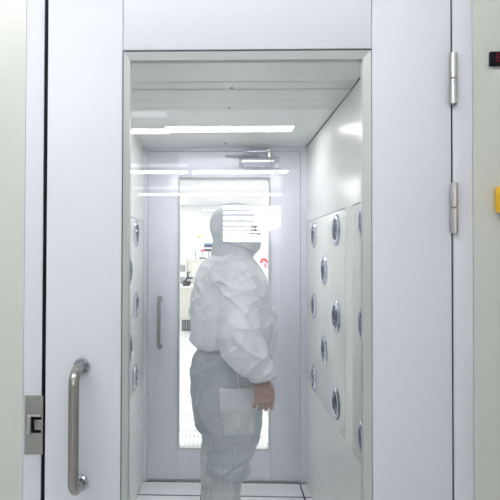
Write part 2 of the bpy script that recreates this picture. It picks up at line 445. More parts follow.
# floor of the chamber: plates with black joints
flo = empty('floor', (0, 2, 0), 'pale floor plates of the air shower with black joints', 'floor', kind='structure')
yj = atZ(180, 495, 0).y; xj = atZ(201.8, 490, 0).x; xe = atZ(302, 490, 0).x
g = .005
for a, b_ in ((-HW, xj), (xj, xe), (xe, HW)):
    for c, d_ in ((YDB, 1.95), (1.95, yj), (yj, YF)):
        q = g if b_ != HW else 0
        box('floor_plate', M_FLOOR, a + (g if a != -HW else 0), b_ - q, c + .008, d_ - .008, -.03, 0, parent=flo, bev=.001)
box('joint_seal', M_BLACK, -HW, HW, YDB, YF, -.02, -.004, parent=flo)
box('floor_frame', M_SEAM, -HW - .05, HW + .05, YDB, YF + .1, ZO, -.031, parent=flo)

# side panels with nozzles
XP = HW - .006
def jet_panel(side, y0, y1, z0, z1, label):
    x0, x1 = (XP, HW - .001) if side > 0 else (-HW + .001, -XP)
    p = empty('nozzle_panel', ((x0 + x1) / 2, (y0 + y1) / 2, z0), label, 'wall panel', 'nozzle panels on the air shower walls')
    box('plate', M_CHAMB, x0, x1, y0, y1, z0, z1, parent=p, bev=.0012)
    sx = x0 if side > 0 else x1
    box('top_seam', M_SEAM, sx - .0006, sx + .0006, y0 + .002, y1 - .002, z1 + .0005, z1 + .004, parent=p)
    for yy in (y0 + .03, y1 - .03):
        for zz in (z1 - .035, z0 + .035):
            MB().lathe([(0, 0), (.005, 0), (.004, .002), (0, .0025)], Matrix.Translation((sx, yy, zz)) @ Matrix.Rotation(R(-90 * side), 4, 'Y'), 12).build('screw', M_HINGE, p, 40, p.location)
    return p
zt_p = atX(320, 217.7, XP).z; zb_p = atX(326, 410, XP).z
ya_p = atX(345.5, 252, XP).y; yb_p = atX(352.5, 252, XP).y
jet_panel(1, ya_p, YF - .02, zb_p, zt_p, 'cream nozzle panel at the far end of the right wall')
jet_panel(1, YDB + .08, yb_p, zb_p, zt_p, 'cream nozzle panel at the near end of the right wall')
jet_panel(-1, ya_p, YF - .02, zb_p, zt_p, 'cream nozzle panel on the left wall')
# pilaster ribs between the right panels and along the near panel
pil = MB()
pil.box(XP + .0006, HW - .0005, yb_p + .002, ya_p - .002, zb_p, zt_p)
for q_ in (.2, .5, .8):
    yy = yb_p + (ya_p - yb_p) * q_
    pil.box(XP - .0004, XP + .002, yy - .002, yy + .002, zb_p, zt_p)
struct(pil.build('trim_7', M_CHAMB, None, None, Vector((HW, (ya_p + yb_p) / 2, zb_p))), 'slim ribbed cover strip between the right wall panels', 'trim')

def make_nozzle(label):
    n = empty('air_nozzle', (0, 0, 0), label, 'air nozzle', 'chrome air nozzles on the air shower walls')
    r = .071
    I = Matrix.Identity(4)
    MB().lathe([(.047, .002), (.047, .0075), (.051, .0095), (.057, .009), (.066, .006), (r, .0025), (r, .0004), (.047, .0004), (.047, .002)], I, 48).build('flange', M_CHROME, n, 35)
    MB().lathe([(.0475, .0015), (.0475, .004), (.043, .0025), (0, .0025)], I, 40).build('socket', M_NOZ, n, 50)
    rs, cz_ = .056, -.0400
    pf = [(.015, .006), (.018, rs * math.cos(R(19)) + cz_ - .001)]
    for k in range(12):
        a = R(20) + (R(41) - R(20)) * k / 11
        pf.append((rs * math.sin(a), rs * math.cos(a) + cz_))
    Tn = Matrix.Translation((.006, .004, 0))
    b = MB().lathe(pf, Tn, 36).build('ball', M_BALL, n, 50)
    MB().lathe([(0, .0062), (.0152, .0062), (.0152, .0045), (0, .0045)], Tn, 24).build('bore', M_NOZ, b, 50)
    for k in range(4):
        a = R(45 + 90 * k)
        MB().lathe([(0, 0), (.0042, 0), (.0042, .002), (.0025, .0035), (0, .0035)], Matrix.Translation((.0595 * math.cos(a), .0595 * math.sin(a), .0075)), 12).build('screw', M_HINGE, n, 40)
    return n
proto = None
def nozzle(side, y, z, label):
    global proto
    if proto is None:
        o = proto = make_nozzle(label)
    else:
        o = copy_tree(proto)
    o['label'] = label
    o.rotation_euler = (0, R(-90) if side > 0 else R(90), 0)
    o.location = (side * (XP - .0003), y, z)
    return o
P4 = 'chrome air nozzle on the right wall, '
for px, py, lb in ((313, 235, 'top one of the column nearest the far door'), (313, 305.5, 'middle one of the column nearest the far door'),
                   (313, 378, 'bottom one of the column nearest the far door'),
                   (323.2, 270.5, 'upper one of the pair in the middle column'), (323.2, 350, 'lower one of the pair in the middle column'),
                   (335.2, 230, 'top one of the third column'), (335.2, 317, 'middle one of the third column'),
                   (335.2, 403, 'bottom one of the third column')):
    p = atX(px, py, XP - .006); nozzle(1, p.y, p.z, P4 + lb)
for py, lb in ((223, 'upper half-hidden one at the window frame edge'), (325.5, 'middle half-hidden one at the window frame edge'), (440, 'lowest half-hidden one at the window frame edge')):
    p = atX(363.3, py, XP - .006); nozzle(1, p.y, p.z, P4 + lb)
P5 = 'chrome air nozzle on the left wall, '
for px, py, lb in ((137, 233.5, 'top one of the column near the far door'), (137, 305, 'middle one of the column near the far door'), (136.3, 377, 'bottom one of the column near the far door'),
                   (130.3, 271, 'upper one beside the window frame'), (130.3, 348, 'lower one beside the window frame')):
    p = atX(px, py, -XP + .006); nozzle(-1, p.y, p.z, P5 + lb)

# ------------------------------------------------------------------ far wall, far door
def XF(px, py=252): return atY(px, py, YF).x
def ZF(py, px=225): return atY(px, py, YF).z
fx0, fx1 = XF(148), XF(300.3); ftop = ZF(151.5); fbot = .015
mb = MB()
mb.box(-HW, fx0 - .003, YF, YF + .06, 0, ZC); mb.box(fx1 + .003, HW, YF, YF + .06, 0, ZC); mb.box(fx0 - .003, fx1 + .003, YF, YF + .06, ftop + .003, ZC)
struct(mb.build('wall_back', M_FARDOOR, None, None, Vector((0, YF, 0))), 'bluish white frame around the far door', 'door frame')
struct(box('trim_8', M_SEAM, fx0 - .003, fx1 + .003, YF + .045, YF + .058, 0, ftop + .003), 'dark seal around the far door', 'seal') if False else None
door = empty('door_2', (fx0, YF, fbot), 'bluish white far door with a tall bright window', 'door', kind='structure')
gx0, gx1, gz0, gz1 = XF(178), XF(270.5), ZF(450), ZF(177.5)
YG = YF + .05
dbox('stile', M_FARDOOR, fx0, gx0, YF + .002, YG, fbot, ftop, bev=.001)
dbox('stile', M_FARDOOR, gx1, fx1, YF + .002, YG, fbot, ftop, bev=.001)
dbox('top_rail', M_FARDOOR, gx0, gx1, YF + .002, YG, gz1, ftop)
dbox('bottom_rail', M_FARDOOR, gx0, gx1, YF + .002, YG, fbot, gz0)
frame('window_frame', M_BEAD, gx0, gx1, gz0, gz1, .010, YF - .004, YG + .004, slope=.004, parent=door)
dbox('window_pane', M_PANE, gx0 + .008, gx1 - .008, YF + .02, YF + .026, gz0 + .008, gz1 - .008)
pull_handle(XF(160.3), ZF(299), ZF(347), YF + .002, .055, .011, door)
for o in door.children:
    if o.name.startswith('pull_handle'): o['label'] = 'steel pull handle of the far door'
# door closer
cz = ZF(163)
cl = empty('door_closer', (XF(258), YF, cz - .03), 'silver door closer mounted at the top of the far door', 'door closer')
ca, cb = XF(241), XF(274)
box('mounting_plate', M_CLOSER, XF(243), XF(279), YF - .006, YF + .002, cz - .035, cz + .035, parent=cl, bev=.002)
MB().lathe([(0, 0), (.022, 0), (.028, .004), (.028, cb - ca - .004), (.024, cb - ca), (0, cb - ca)],
           Matrix.Translation((ca, YF - .034, cz)) @ Matrix.Rotation(R(90), 4, 'Y'), 28).build('cylinder_body', M_CLOSER, cl, 40, cl.location)
MB().lathe([(0, 0), (.02, 0), (.024, .003), (.024, .014), (0, .016)], Matrix.Translation((ca - .014, YF - .034, cz)) @ Matrix.Rotation(R(90), 4, 'Y'), 28).build('end_cap', M_HINGE, cl, 40, cl.location)
MB().lathe([(0, 0), (.008, 0), (.008, .006), (0, .008)], Matrix.Translation((XF(261), YF - .05, cz - .029)) @ Matrix.Rotation(R(180), 4, 'X'), 16).build('valve_screw', M_HINGE, cl, 40, cl.location)
az = ZF(152.5)
box('arm', M_CLOSER, XF(247), XF(273), YF - .04, YF - .022, az - .007, az + .006, parent=cl, bev=.002)
box('arm', M_GREY, XF(225), XF(258), YF - .03, YF - .018, ZF(156.5) - .005, ZF(156.5) + .005, parent=cl, bev=.002)
MB().lathe([(0, -.012), (.015, -.012), (.017, -.008), (.017, .010), (.012, .014), (0, .014)], Matrix.Translation((XF(268.5), YF - .031, az)), 24).build('pivot_knob', M_HINGE, cl, 40, cl.location)
box('spindle', M_HINGE, XF(268.5) - .006, XF(268.5) + .006, YF - .037, YF - .025, cz + .02, az, parent=cl)

# ------------------------------------------------------------------ bright room behind the far door
Y0R, Y1R = YF + .1, 12.6
fr = box('floor_far_room', M_FARFLOOR, -3.2, 3.2, Y0R, Y1R, ZO - .02, ZO)
fr.data.transform(Matrix.Translation(fr.location)); fr.location = (0, 0, 0)
struct(fr, 'white perforated raised floor of the bright room', 'floor')
struct(box('ceiling_far_room', M_ROOM, -3.2, 3.2, Y0R, Y1R, 2.6, 2.65), 'white ceiling of the bright room', 'ceiling')
struct(box('wall_far_room_back', M_WHITE, -3.2, 3.2, Y1R, Y1R + .05, ZO, 2.6), 'white back wall of the bright room', 'wall')
struct(box('wall_far_room_left', M_WHITE, -3.25, -3.2, Y0R, Y1R, ZO, 2.6), 'white left wall of the bright room', 'wall')
struct(box('wall_far_room_right', M_WHITE, 3.2, 3.25, Y0R, Y1R, ZO, 2.6), 'white right wall of the bright room', 'wall')
mb = MB()
mb.box(-3.2, fx0 - .05, YF + .07, Y0R, ZO, 2.6); mb.box(fx1 + .05, 3.2, YF + .07, Y0R, ZO, 2.6); mb.box(fx0 - .05, fx1 + .05, YF + .07, Y0R, 2.0, 2.6)
mb.box(fx0 - .05, fx1 + .05, YF + .07, Y0R, ZO, 0)
struct(mb.build('wall_far_room_front', M_WHITE, None, None, Vector((0, Y0R, ZO))), 'white front wall of the bright room around the far door', 'wall')
k = 0
for yy in (4.2, 6.6, 9.0, 11.2):
    for xx in (-1.3, 1.3):
        o = box('ceiling_light_panel', M_LED, xx - .3, xx + .3, yy - .6, yy + .6, 2.575, 2.599)
        tag(o, 'flat glowing light panel in the ceiling of the bright room', 'ceiling light', 'light panels of the bright room')

YM = 9.6
def XM(px, Y=YM): return atY(px, 270, Y).x
def ZM(py, Y=YM, px=200): return atY(px, py, Y).z
# long white counter unit
c0, c1 = XM(176.5), XM(212); ctop = ZM(286.5)
cu = empty('counter_cabinet', ((c0 + c1) / 2, YM + .3, ZO), 'white counter cabinet left behind the far door window', 'counter')
box('body', M_BEIGE, c0, c1, YM, YM + .6, ZO + .17, ctop - .03, parent=cu, bev=.006)
box('worktop', M_WHITE, c0 - .02, c1 + .02, YM - .03, YM + .62, ctop - .03, ctop, parent=cu, bev=.006)
box('plinth', M_WHITE, c0 + .02, c1 - .02, YM + .03, YM + .58, ZO, ZO + .17, parent=cu)
vx0, vx1 = XM(182.3), XM(193.5)
vz0, vz1 = ZM(327.5), ZM(320)
box('vent_panel', M_DARK, vx0, vx1, YM - .012, YM, ZO + .02, vz1, parent=cu, bev=.003)
mb = MB()
for q in range(4): mb.box(vx0 + .03 + q * .05, vx0 + .045 + q * .05, YM - .018, YM - .012, ZO + .04, vz1 - .02)
mb.build('vent_slats', M_GREY, cu, None, cu.location)
# black instrument with bent arm on the counter
ix = XM(187); iz = ctop + .0008
ins = empty('bench_instrument', (ix, YM + .14, iz), 'small black instrument with a bent arm on the white counter', 'instrument')
yy = YM + .14
MB().box(ix - .10, ix + .05, yy - .06, yy + .06, iz, iz + .03, .008).ball((ix - .05, yy, iz + .07), .05, (1, .8, 1)).ball((ix + .03, yy, iz + .06), .045).build('base', M_DARK, ins, 40, ins.location)
MB().tube([(ix - .05, yy, iz + .08), (ix - .02, yy, iz + .14), (ix + .01, yy, iz + .20), (ix + .0, yy, iz + .26), (ix + .05, yy, iz + .28)], [.025, .022, .022, .02, .018], 14).build('arm', M_DARK, ins, 60, ins.location)
MB().box(ix + .0, ix + .11, yy - .03, yy + .03, iz + .14, iz + .18, .012).build('eyepiece', M_NAVY, ins, 40, ins.location)
# beige machine behind the counter
Y2 = 10.6
def X2(px): return atY(px, 270, Y2).x
def Z2(py): return atY(200, py, Y2).z
bm_ = empty('beige_machine', (X2(200), Y2 + .35, ZO), 'beige machine cabinet standing behind the white counter', 'machine')
box('body', M_BEIGE, X2(187.5), X2(213), Y2, Y2 + .7, ZO + .06, Z2(259.5), parent=bm_, bev=.01)
box('door_panel', mat('pale_enamel', (.70, .71, .64), .4), X2(191.5), X2(205), Y2 - .012, Y2, ZO + .2, Z2(263), parent=bm_, bev=.005)
box('top_ledge', M_WHITE, X2(190), X2(200), Y2 + .4, Y2 + .6, Z2(259.5), Z2(257.5), parent=bm_, bev=.006)
for px_ in (189, 211):
    for dy in (.08, .6):
        MB().lathe([(0, ZO + .0005), (.03, ZO + .0005), (.03, ZO + .02), (.015, ZO + .03), (.015, ZO + .062), (0, ZO + .062)], Matrix.Translation((X2(px_), Y2 + dy, 0)), 16).build('levelling_foot', M_GREY, bm_, 40, bm_.location)
zt2 = Z2(259.5) + .0008
# keypad, monitor, pole with yellow tip, red lamp on the machine
kp = empty('control_keypad', (X2(202.5), Y2 + .12, zt2), 'dark control keypad on top of the beige machine', 'keypad')
box('casing', M_GREY, X2(199), X2(206), Y2 + .06, Y2 + .2, zt2, zt2 + .05, parent=kp, bev=.008)
mb = MB()
for q in range(3): mb.box(X2(199.8 + q * 2), X2(201.2 + q * 2), Y2 + .052, Y2 + .06, zt2 + .012, zt2 + .042, .003)
mb.build('keys', M_DARK, kp, 40, kp.location)
mo = empty('monitor', (X2(208), Y2 + .32, zt2), 'navy monitor with a blue strip on the beige machine', 'monitor')
box('foot', M_DARK, X2(205), X2(211), Y2 + .24, Y2 + .42, zt2, zt2 + .015, parent=mo, bev=.004)
box('post', M_GREY, X2(207.5), X2(208.7), Y2 + .33, Y2 + .36, zt2 + .015, Z2(251), parent=mo)
box('screen', M_NAVY, X2(203.5), X2(212.5), Y2 + .28, Y2 + .33, Z2(251.3), Z2(244.6), parent=mo, bev=.006)
box('top_strip', M_BLUE, X2(203.5), X2(212.5), Y2 + .285, Y2 + .325, Z2(244.6), Z2(243), parent=mo, bev=.003)
box('white_band', M_WHITE, X2(203.7), X2(212.3), Y2 + .272, Y2 + .28, Z2(248.8), Z2(247.2), parent=mo)  # plain white band across the screen front
st = empty('signal_pole', (X2(198.8), Y2 + .3, zt2), 'thin white signal pole with a yellow tip', 'signal lamp')
xx = X2(198.8)
zl = zt2
MB().tube([(xx, Y2 + .3, zl), (xx, Y2 + .3, Z2(238.5))], .014, 14).build('pole', M_WHITE, st, 40, st.location)
MB().tube([(xx, Y2 + .3, Z2(238.5)), (xx, Y2 + .3, Z2(235))], .02, 14).build('yellow_lens', M_YELLOW, st, 40, st.location)
MB().tube([(xx, Y2 + .3, Z2(250)), (X2(194.7), Y2 + .3, Z2(250)), (X2(194.5), Y2 + .3, zl)], .012, 10).build('bracket', M_GREY, st, 40, st.location)
st.location.z = zt2
for ch in st.children: pass
rl = empty('red_lamp', (X2(202.3), Y2 + .26, zt2), 'small red lamp beside the navy monitor', 'lamp')
xx = X2(201.8)
MB().tube([(xx, Y2 + .26, zt2), (xx, Y2 + .26, Z2(252))], .01, 12).build('stem', M_GREY, rl, 40, rl.location)
MB().ball((xx, Y2 + .26, Z2(250.5)), .032, (1.3, .8, .8)).build('lens', M_RED, rl, 60, rl.location)
# pale rack on the far left
rk = empty('storage_rack', (X2(181), Y2 + .2, ZO), 'pale grey storage rack at the left edge of the far window', 'rack')
for zz in (Z2(249.5), Z2(261), Z2(272), Z2(285)):
    box('shelf', M_WHITE, X2(176), X2(185.5), Y2, Y2 + .4, zz - .025, zz, parent=rk)
for xx in (X2(176), X2(185)):
    for yy in (Y2, Y2 + .37):
        box('post', M_WHITE, xx, xx + .03, yy, yy + .03, ZO, Z2(247), parent=rk)
for i, (a, b_, s0, s1) in enumerate(((179.5, 184, 272, 265), (179, 184.4, 285, 278))):
    o = box('grey_bin', M_GREY, X2(a), X2(b_), Y2 + .04, Y2 + .3, Z2(s0) + .001, Z2(s1), bev=.01)
    tag(o, ('grey bin on the second lowest shelf of the pale rack', 'grey bin on the lowest shelf of the pale rack')[i], 'bin', 'grey bins on the pale rack')
# white cabinet on the right carrying a red alarm lamp
Y3 = 9.8
def X3(px): return atY(px, 270, Y3).x
def Z3(py): return atY(262, py, Y3).z
wc = empty('white_cabinet', (X3(266), Y3 + .3, ZO), 'white machine cabinet right behind the far door window', 'cabinet')
box('body', M_WHITE, X3(255), X3(279), Y3, Y3 + .6, ZO + .05, Z3(268.5), parent=wc, bev=.01)
box('plinth', M_GREY, X3(256), X3(278), Y3 + .02, Y3 + .58, ZO, ZO + .05, parent=wc)
al = empty('alarm_beacon', (X3(264.5), Y3 + .1, Z3(268.5)), 'round red and grey alarm device on the right white cabinet', 'alarm')
xx, zz = X3(264.3), Z3(262)
box('stand', M_GREY, xx - .005, xx + .085, Y3 + .05, Y3 + .15, Z3(268.5), Z3(266.3), parent=al, bev=.006)
ringpts = [(xx + .055 * math.cos(a), Y3 + .1, zz + .055 * math.sin(a)) for a in [R(-25 + 230 * q / 16) for q in range(17)]]
MB().tube(ringpts, .024, 14).build('red_ring', M_RED, al, 60, al.location)
MB().ball((xx, Y3 + .1, zz - .01), .038, (1, .7, 1)).build('dial', mat('pale_blue', (.45, .58, .66), .3), al, 60, al.location)
MB().tube([(xx + .01, Y3 + .1, zz - .03), (xx + .04, Y3 + .1, Z3(266.5))], .016, 12).build('stem', M_RED, al, 60, al.location)

# ------------------------------------------------------------------ corridor in front of the door (seen mirrored in the glass)
def mirror_y(zv): return 2 * (YD + .022) - zv
YB = mirror_y(11.5)
cf = box('floor_corridor', M_CORRFLOOR, -2.6, 3.2, -30, YD - .002, ZO - .02, ZO)
cf.data.transform(Matrix.Translation(cf.location)); cf.location = (0, 0, 0)
struct(cf, 'grey perforated tile floor of the corridor', 'floor')
struct(box('ceiling_corridor', M_ROOM, -2.6, 3.2, -30, YD, ZT, ZT + .05), 'white ceiling of the corridor', 'ceiling')
struct(box('wall_corridor_left', M_CREAM, -2.65, -2.6, -30, YDB, ZO, ZT), 'cream left wall of the corridor', 'wall')
struct(box('wall_corridor_right', M_CREAM, 3.2, 3.25, -30, YDB, ZO, ZT), 'cream right wall of the corridor', 'wall')
struct(box('wall_corridor_end', M_ROOM, -2.6, 3.2, -30.05, -30, ZO, ZT), 'white end wall of the corridor', 'wall')
struct(box('wall_corridor_partition', M_CREAM, .705, .77, mirror_y(6.14), YD - .02, ZO, 2.30), 'cream partition beside the entrance door', 'wall')
mb = MB()
mb.box(-2.6, -.05, YB - .08, YB, ZO, ZT); mb.box(1.5, 3.2, YB - .08, YB, ZO, ZT); mb.box(-.05, 1.5, YB - .08, YB, 2.5, ZT); mb.box(-.05, 1.5, YB - .08, YB, ZO, 1.63)
struct(mb.build('wall_corridor_cross', M_ROOM, None, None, Vector((0, YB, ZO))), 'white cross wall with an opening in the corridor', 'wall')
struct(box('trim_9', M_SEAM, -.875, -.86, mirror_y(9), YD - .01, ZO, ZO + .006), 'dark joint strip along the corridor floor', 'trim')
def tube_light(x0, x1, y, m, label):
    t = empty('tube_light', ((x0 + x1) / 2, y, ZT), label, 'ceiling light', 'corridor tube lights mirrored in the door glass')
    box('fixture_base', M_WHITE, x0, x1, y - .05, y + .05, ZT - .028, ZT - .001, parent=t)
    MB().tube([(x0 + .012, y, ZT - .045), (x1 - .012, y, ZT - .045)], .025, 12).build('tube', m, t, 60, t.location)
LB = 'bright tube light on the corridor ceiling, mirrored in the door glass or added to light the door'
LD = 'dimmer tube light on the corridor ceiling mirrored in the door glass'
for zv in (2.24, 4.64, 7.02, 9.75):
    for i, (a, b_) in enumerate(((-1.765, -.535), (-.49, .735), (.765, 1.99))):
        if zv == 4.64 and i: continue
        tube_light(a, b_, mirror_y(zv), (M_TUBENEAR, M_TUBEFILL, M_TUBEFILL)[i] if zv < 3 else M_TUBE, LB)  # near row: middle and right tubes are added to brighten the door front
for zv in (4.07, 6.47):
    tube_light(-1.765, -.49, mirror_y(zv), M_TUBEDIM, LD)
for zv in (8.75,):
    tube_light(-1.7, -.5, mirror_y(zv), M_TUBEDIM, LD); tube_light(-.45, .75, mirror_y(zv), M_TUBEDIM, LD)
for z0, z1 in ((11.62, 13.7), (14.35, 15.3), (16.2, 18.2), (19.5, 22.3), (23.7, 25.8), (27.4, 30.8)):
    o = box('glowing_ceiling_panel', M_HALL, -.6, 2.6, mirror_y(z1), mirror_y(z0), ZT - .006, ZT - .001)
    tag(o, 'wide glowing ceiling panel of the hall behind the cross wall, mirrored in the door glass', 'ceiling light', 'glowing panels of the mirrored hall')
struct(box('end_wall_glow', M_HALL, -.6, 2.6, -29.99, -29.96, 2.0, ZT - .03), 'glowing strip added for the bright end wall of the hall', 'window')  # added emitter, makes the hall end wall look bright in the reflection

# ------------------------------------------------------------------ the person
YP = 2.25
PX = atY(233, 252, YP).x
TH = R(12)
Fv = Vector((math.cos(TH), math.sin(TH), 0)); Lv = Vector((-math.sin(TH), math.cos(TH), 0)); Uv = Vector((0, 0, 1))
BASE = Vector((PX, YP, 0))
def W(f, l, z): return BASE + Fv * f + Lv * l + Uv * z
def ell(f0, f1, l0, l1, z, n=32, tilt=0.0, ex=2.3):
    fc, lc, fr, lr = (f0 + f1) / 2, (l0 + l1) / 2, (f1 - f0) / 2, (l1 - l0) / 2
    out = []
    for k in range(n):
        a = 2 * math.pi * k / n
        c, s = math.cos(a), math.sin(a)
        c = math.copysign(abs(c) ** (2 / ex), c); s = math.copysign(abs(s) ** (2 / ex), s)
        out.append(W(fc + fr * c, lc + lr * s, z + tilt * c))
    return out
def evaluated(mb, voxel, smooth_it=4, name='tmp'):
    me = bpy.data.meshes.new(name)
    bmesh.ops.recalc_face_normals(mb.bm, faces=mb.bm.faces)
    mb.bm.to_mesh(me); mb.bm.free()
    o = bpy.data.objects.new(name, me); C.objects.link(o)
    r = o.modifiers.new('r', 'REMESH'); r.mode = 'VOXEL'; r.voxel_size = voxel; r.adaptivity = 0
    s = o.modifiers.new('s', 'SMOOTH'); s.factor = .5; s.iterations = smooth_it
    dg = bpy.context.evaluated_depsgraph_get(); dg.update()
    out = bpy.data.meshes.new_from_object(o.evaluated_get(dg))
    bpy.data.objects.remove(o); bpy.data.meshes.remove(me)
    return out
def displace(me, fn):
    nor = [v.normal.copy() for v in me.vertices]
    for v, n in zip(me.vertices, nor):
        v.co += n * fn(v.co)
    me.update()
def ridge(p): return 1 - abs(noise.noise(p)) * 2

def P3(path):
    return [W(*p) for p in path]

# hand geometry shared by skin and glove (right hand, hanging, back of the hand outward)
HW_ = Vector((.066, -.262, .868))        # wrist in person space
def hand(mb, grow=0.0):
    f, l, z = HW_
    rings = []
    for dz, hw, ht, df, dl in ((.035, .028, .022, -.006, 0), (0, .030, .021, 0, 0), (-.028, .036, .020, .004, .000), (-.058, .042, .019, .008, .002), (-.085, .043, .017, .011, .006), (-.098, .038, .014, .012, .010)):
        rings.append([W(f + df + (hw + grow) * math.cos(2 * math.pi * k / 20), l + dl + (ht + grow) * math.sin(2 * math.pi * k / 20), z + dz) for k in range(20)])
    mb.loft(rings)
    for i, (df, ln, rr, cu) in enumerate(((-.026, .062, .0090, .9), (-.004, .074, .0098, .8), (.018, .078, .0100, .72), (.040, .072, .0098, .62))):
        p = Vector((f + df + .004, l + .006, z - .082)); a = .12
        pts = [W(*p)]; rad = [rr + .001 + grow]
        for seg, fr in ((0, .44), (1, .31), (2, .25)):
            a += cu * (.14, .42, .40)[seg]
            for h in (0.5, 1.0):
                p = p + Vector((.012 * (i - 1.3) * .18 * fr, math.sin(a) * ln * fr * .5, -math.cos(a) * ln * fr * .5))
                pts.append(W(*p)); rad.append(rr * (1 - .06 * seg) + grow)
        rad[-1] *= .72
        mb.tube(pts, rad, 12)
    # thumb from the front edge of the palm
    mb.tube(P3(((f + .016, l + .010, z - .022), (f + .040, l + .018, z - .045), (f + .050, l + .026, z - .068), (f + .053, l + .032, z - .088), (f + .051, l + .036, z - .104))),
            [.015 + grow, .0135 + grow, .0115 + grow, .0105 + grow, .007 + grow], 12)
    return mb

body = MB()
# torso, neck and head
body.loft([ell(-.10, .10, -.14, .14, z) for z in (.78, .84)] + [ell(-.095, .095, -.13, .13, 1.0), ell(-.10, .08, -.14, .14, 1.2), ell(-.08, .05, -.14, .14, 1.29), ell(-.06, .04, -.07, .07, 1.36), ell(-.055, .045, -.055, .055, 1.41)])
hz = 1.475
head_rings = []
for z, b, f_, w in ((1.365, -.01, .055, .030), (1.378, -.03, .085, .045), (1.40, -.055, .097, .058), (1.43, -.075, .098, .066), (1.46, -.088, .104, .071), (1.485, -.095, .102, .073),
                    (1.51, -.096, .106, .074), (1.54, -.092, .100, .072), (1.565, -.078, .078, .064), (1.585, -.055, .055, .047), (1.597, -.02, .025, .02)):
    head_rings.append(ell(b, f_, -w, w, z, 32, 0, 2.1))
body.loft(head_rings)
body.tube(P3(((.098, 0, 1.508), (.122, 0, 1.480), (.132, 0, 1.464), (.108, 0, 1.452))), [.010, .012, .014, .010], 12)   # nose
body.tube(P3(((.094, -.05, 1.518), (.110, -.022, 1.522), (.113, 0, 1.518), (.110, .022, 1.522), (.094, .05, 1.518))), .009, 10)  # brow
body.tube(P3(((.088, -.022, 1.413), (.098, 0, 1.415), (.088, .022, 1.413))), .008, 10)   # mouth
for s in (-1, 1):
    body.tube(P3(((-.012, s * .070, 1.50), (-.022, s * .073, 1.505), (-.026, s * .073, 1.48), (-.014, s * .068, 1.45))), [.007, .009, .009, .006], 10)
# limbs
body.tube(P3(((-.01, -.15, 1.29), (-.0, -.21, 1.25), (-.02, -.25, 1.14), (-.03, -.265, 1.05), (.01, -.266, .96), (.058, -.262, .885), (.066, -.262, .855))), [.042, .04, .038, .036, .034, .03, .028], 16)
LH = Vector((.20, .20, .86))
body.tube(P3(((-.01, .15, 1.29), (.05, .21, 1.24), (.14, .25, 1.14), (.20, .25, 1.05), (.21, .235, .95), (.21, .20, .86), (.205, .195, .79), (.20, .19, .72))), [.042, .04, .038, .036, .034, .029, .034, .022], 16)
for s in (-1, 1):
    body.tube(P3(((-.02, s * .09, .84), (-.015, s * .095, .70), (-.03, s * .095, .46), (-.06, s * .095, .30), (-.065, s * .095, .09), (-.06, s * .095, .045))), [.085, .08, .055, .05, .034, .034], 16)
    body.tube(P3(((-.10, s * .095, .04), (-.04, s * .097, .045), (.03, s * .10, .035), (.10, s * .105, .028))), [.03, .036, .036, .022], 14)
hand(body)
person_me = evaluated(body, .0042, 2, 'person')
person = link('person', person_me, M_SKIN, None, 180, BASE)
tag(person, 'person in pale cleanroom suit, hood and mask standing sideways in the air shower', 'person')
def part(name, me_or_mb, m, smooth=180, parent=None):
    if isinstance(me_or_mb, MB): return me_or_mb.build(name, m, parent or person, smooth, BASE)
    return link(name, me_or_mb, m, parent or person, smooth, BASE)

# jacket: torso, baggy sleeves gathered at the cuffs
jk = MB()
jk.loft([ell(-.155, .13, -.165, .165, .955), ell(-.18, .155, -.185, .185, .965), ell(-.195, .172, -.20, .20, .985), ell(-.198, .178, -.212, .212, 1.03), ell(-.20, .175, -.215, .215, 1.10),
         ell(-.192, .165, -.215, .215, 1.19), ell(-.175, .142, -.205, .205, 1.27), ell(-.15, .11, -.175, .175, 1.325), ell(-.11, .085, -.12, .12, 1.36), ell(-.085, .065, -.085, .085, 1.395)])
# right sleeve (near side)
def sleeve(path, rad):
    jk.tube(P3(path), rad, 24)
sleeve(((-.02, -.13, 1.30), (-.022, -.195, 1.27), (-.026, -.235, 1.20), (-.034, -.258, 1.12), (-.034, -.268, 1.05), (-.018, -.27, 1.00), (.012, -.268, .955), (.038, -.265, .922), (.056, -.262, .898)),
       [.072, .080, .080, .085, .092, .090, .078, .064, .053])
jk.tube(P3(((.042, -.265, .920), (.058, -.262, .900), (.066, -.262, .882))), [.056, .060, .051], 24)
# left sleeve (far side), forearm forward
sleeve(((-.01, .13, 1.30), (.04, .19, 1.26), (.11, .235, 1.18), (.175, .25, 1.10), (.205, .25, 1.03), (.212, .235, .95), (.21, .21, .88), (.21, .20, .85)),
       [.075, .088, .095, .10, .095, .082, .064, .052])
jk_me = evaluated(jk, .006, 4)
def jw(p):
    q = p - BASE
    sway = noise.noise(q * 4) * .6
    a = ridge(Vector((q.x * 3.0 - q.z * 3.6 + 1, q.y * 5, q.x * 9 + q.z * 7.5 + sway))) ** 3 * .0095
    b = ridge(Vector((q.x * 4.5 + q.z * 5, q.y * 7 + 4, q.z * 13 - q.x * 11 + sway))) ** 3 * .005
    c = noise.noise(Vector((q.x * 6, q.y * 6, q.z * 6 + 9))) * .005
    f = ridge(Vector((q.x * 16, q.y * 16, q.z * 24 + sway * 3))) ** 2 * .0024
    e = 0
    if abs(q.z - .985) < .05: e = math.sin(math.atan2(q.y, q.x) * 34) * .003 * (1 - abs(q.z - .985) / .05)
    return a + b + c + e + f - .005
displace(jk_me, jw)
jacket = part('jacket', jk_me, M_JACKET); jacket['label'] = 'loose white jacket with wide gathered sleeves'
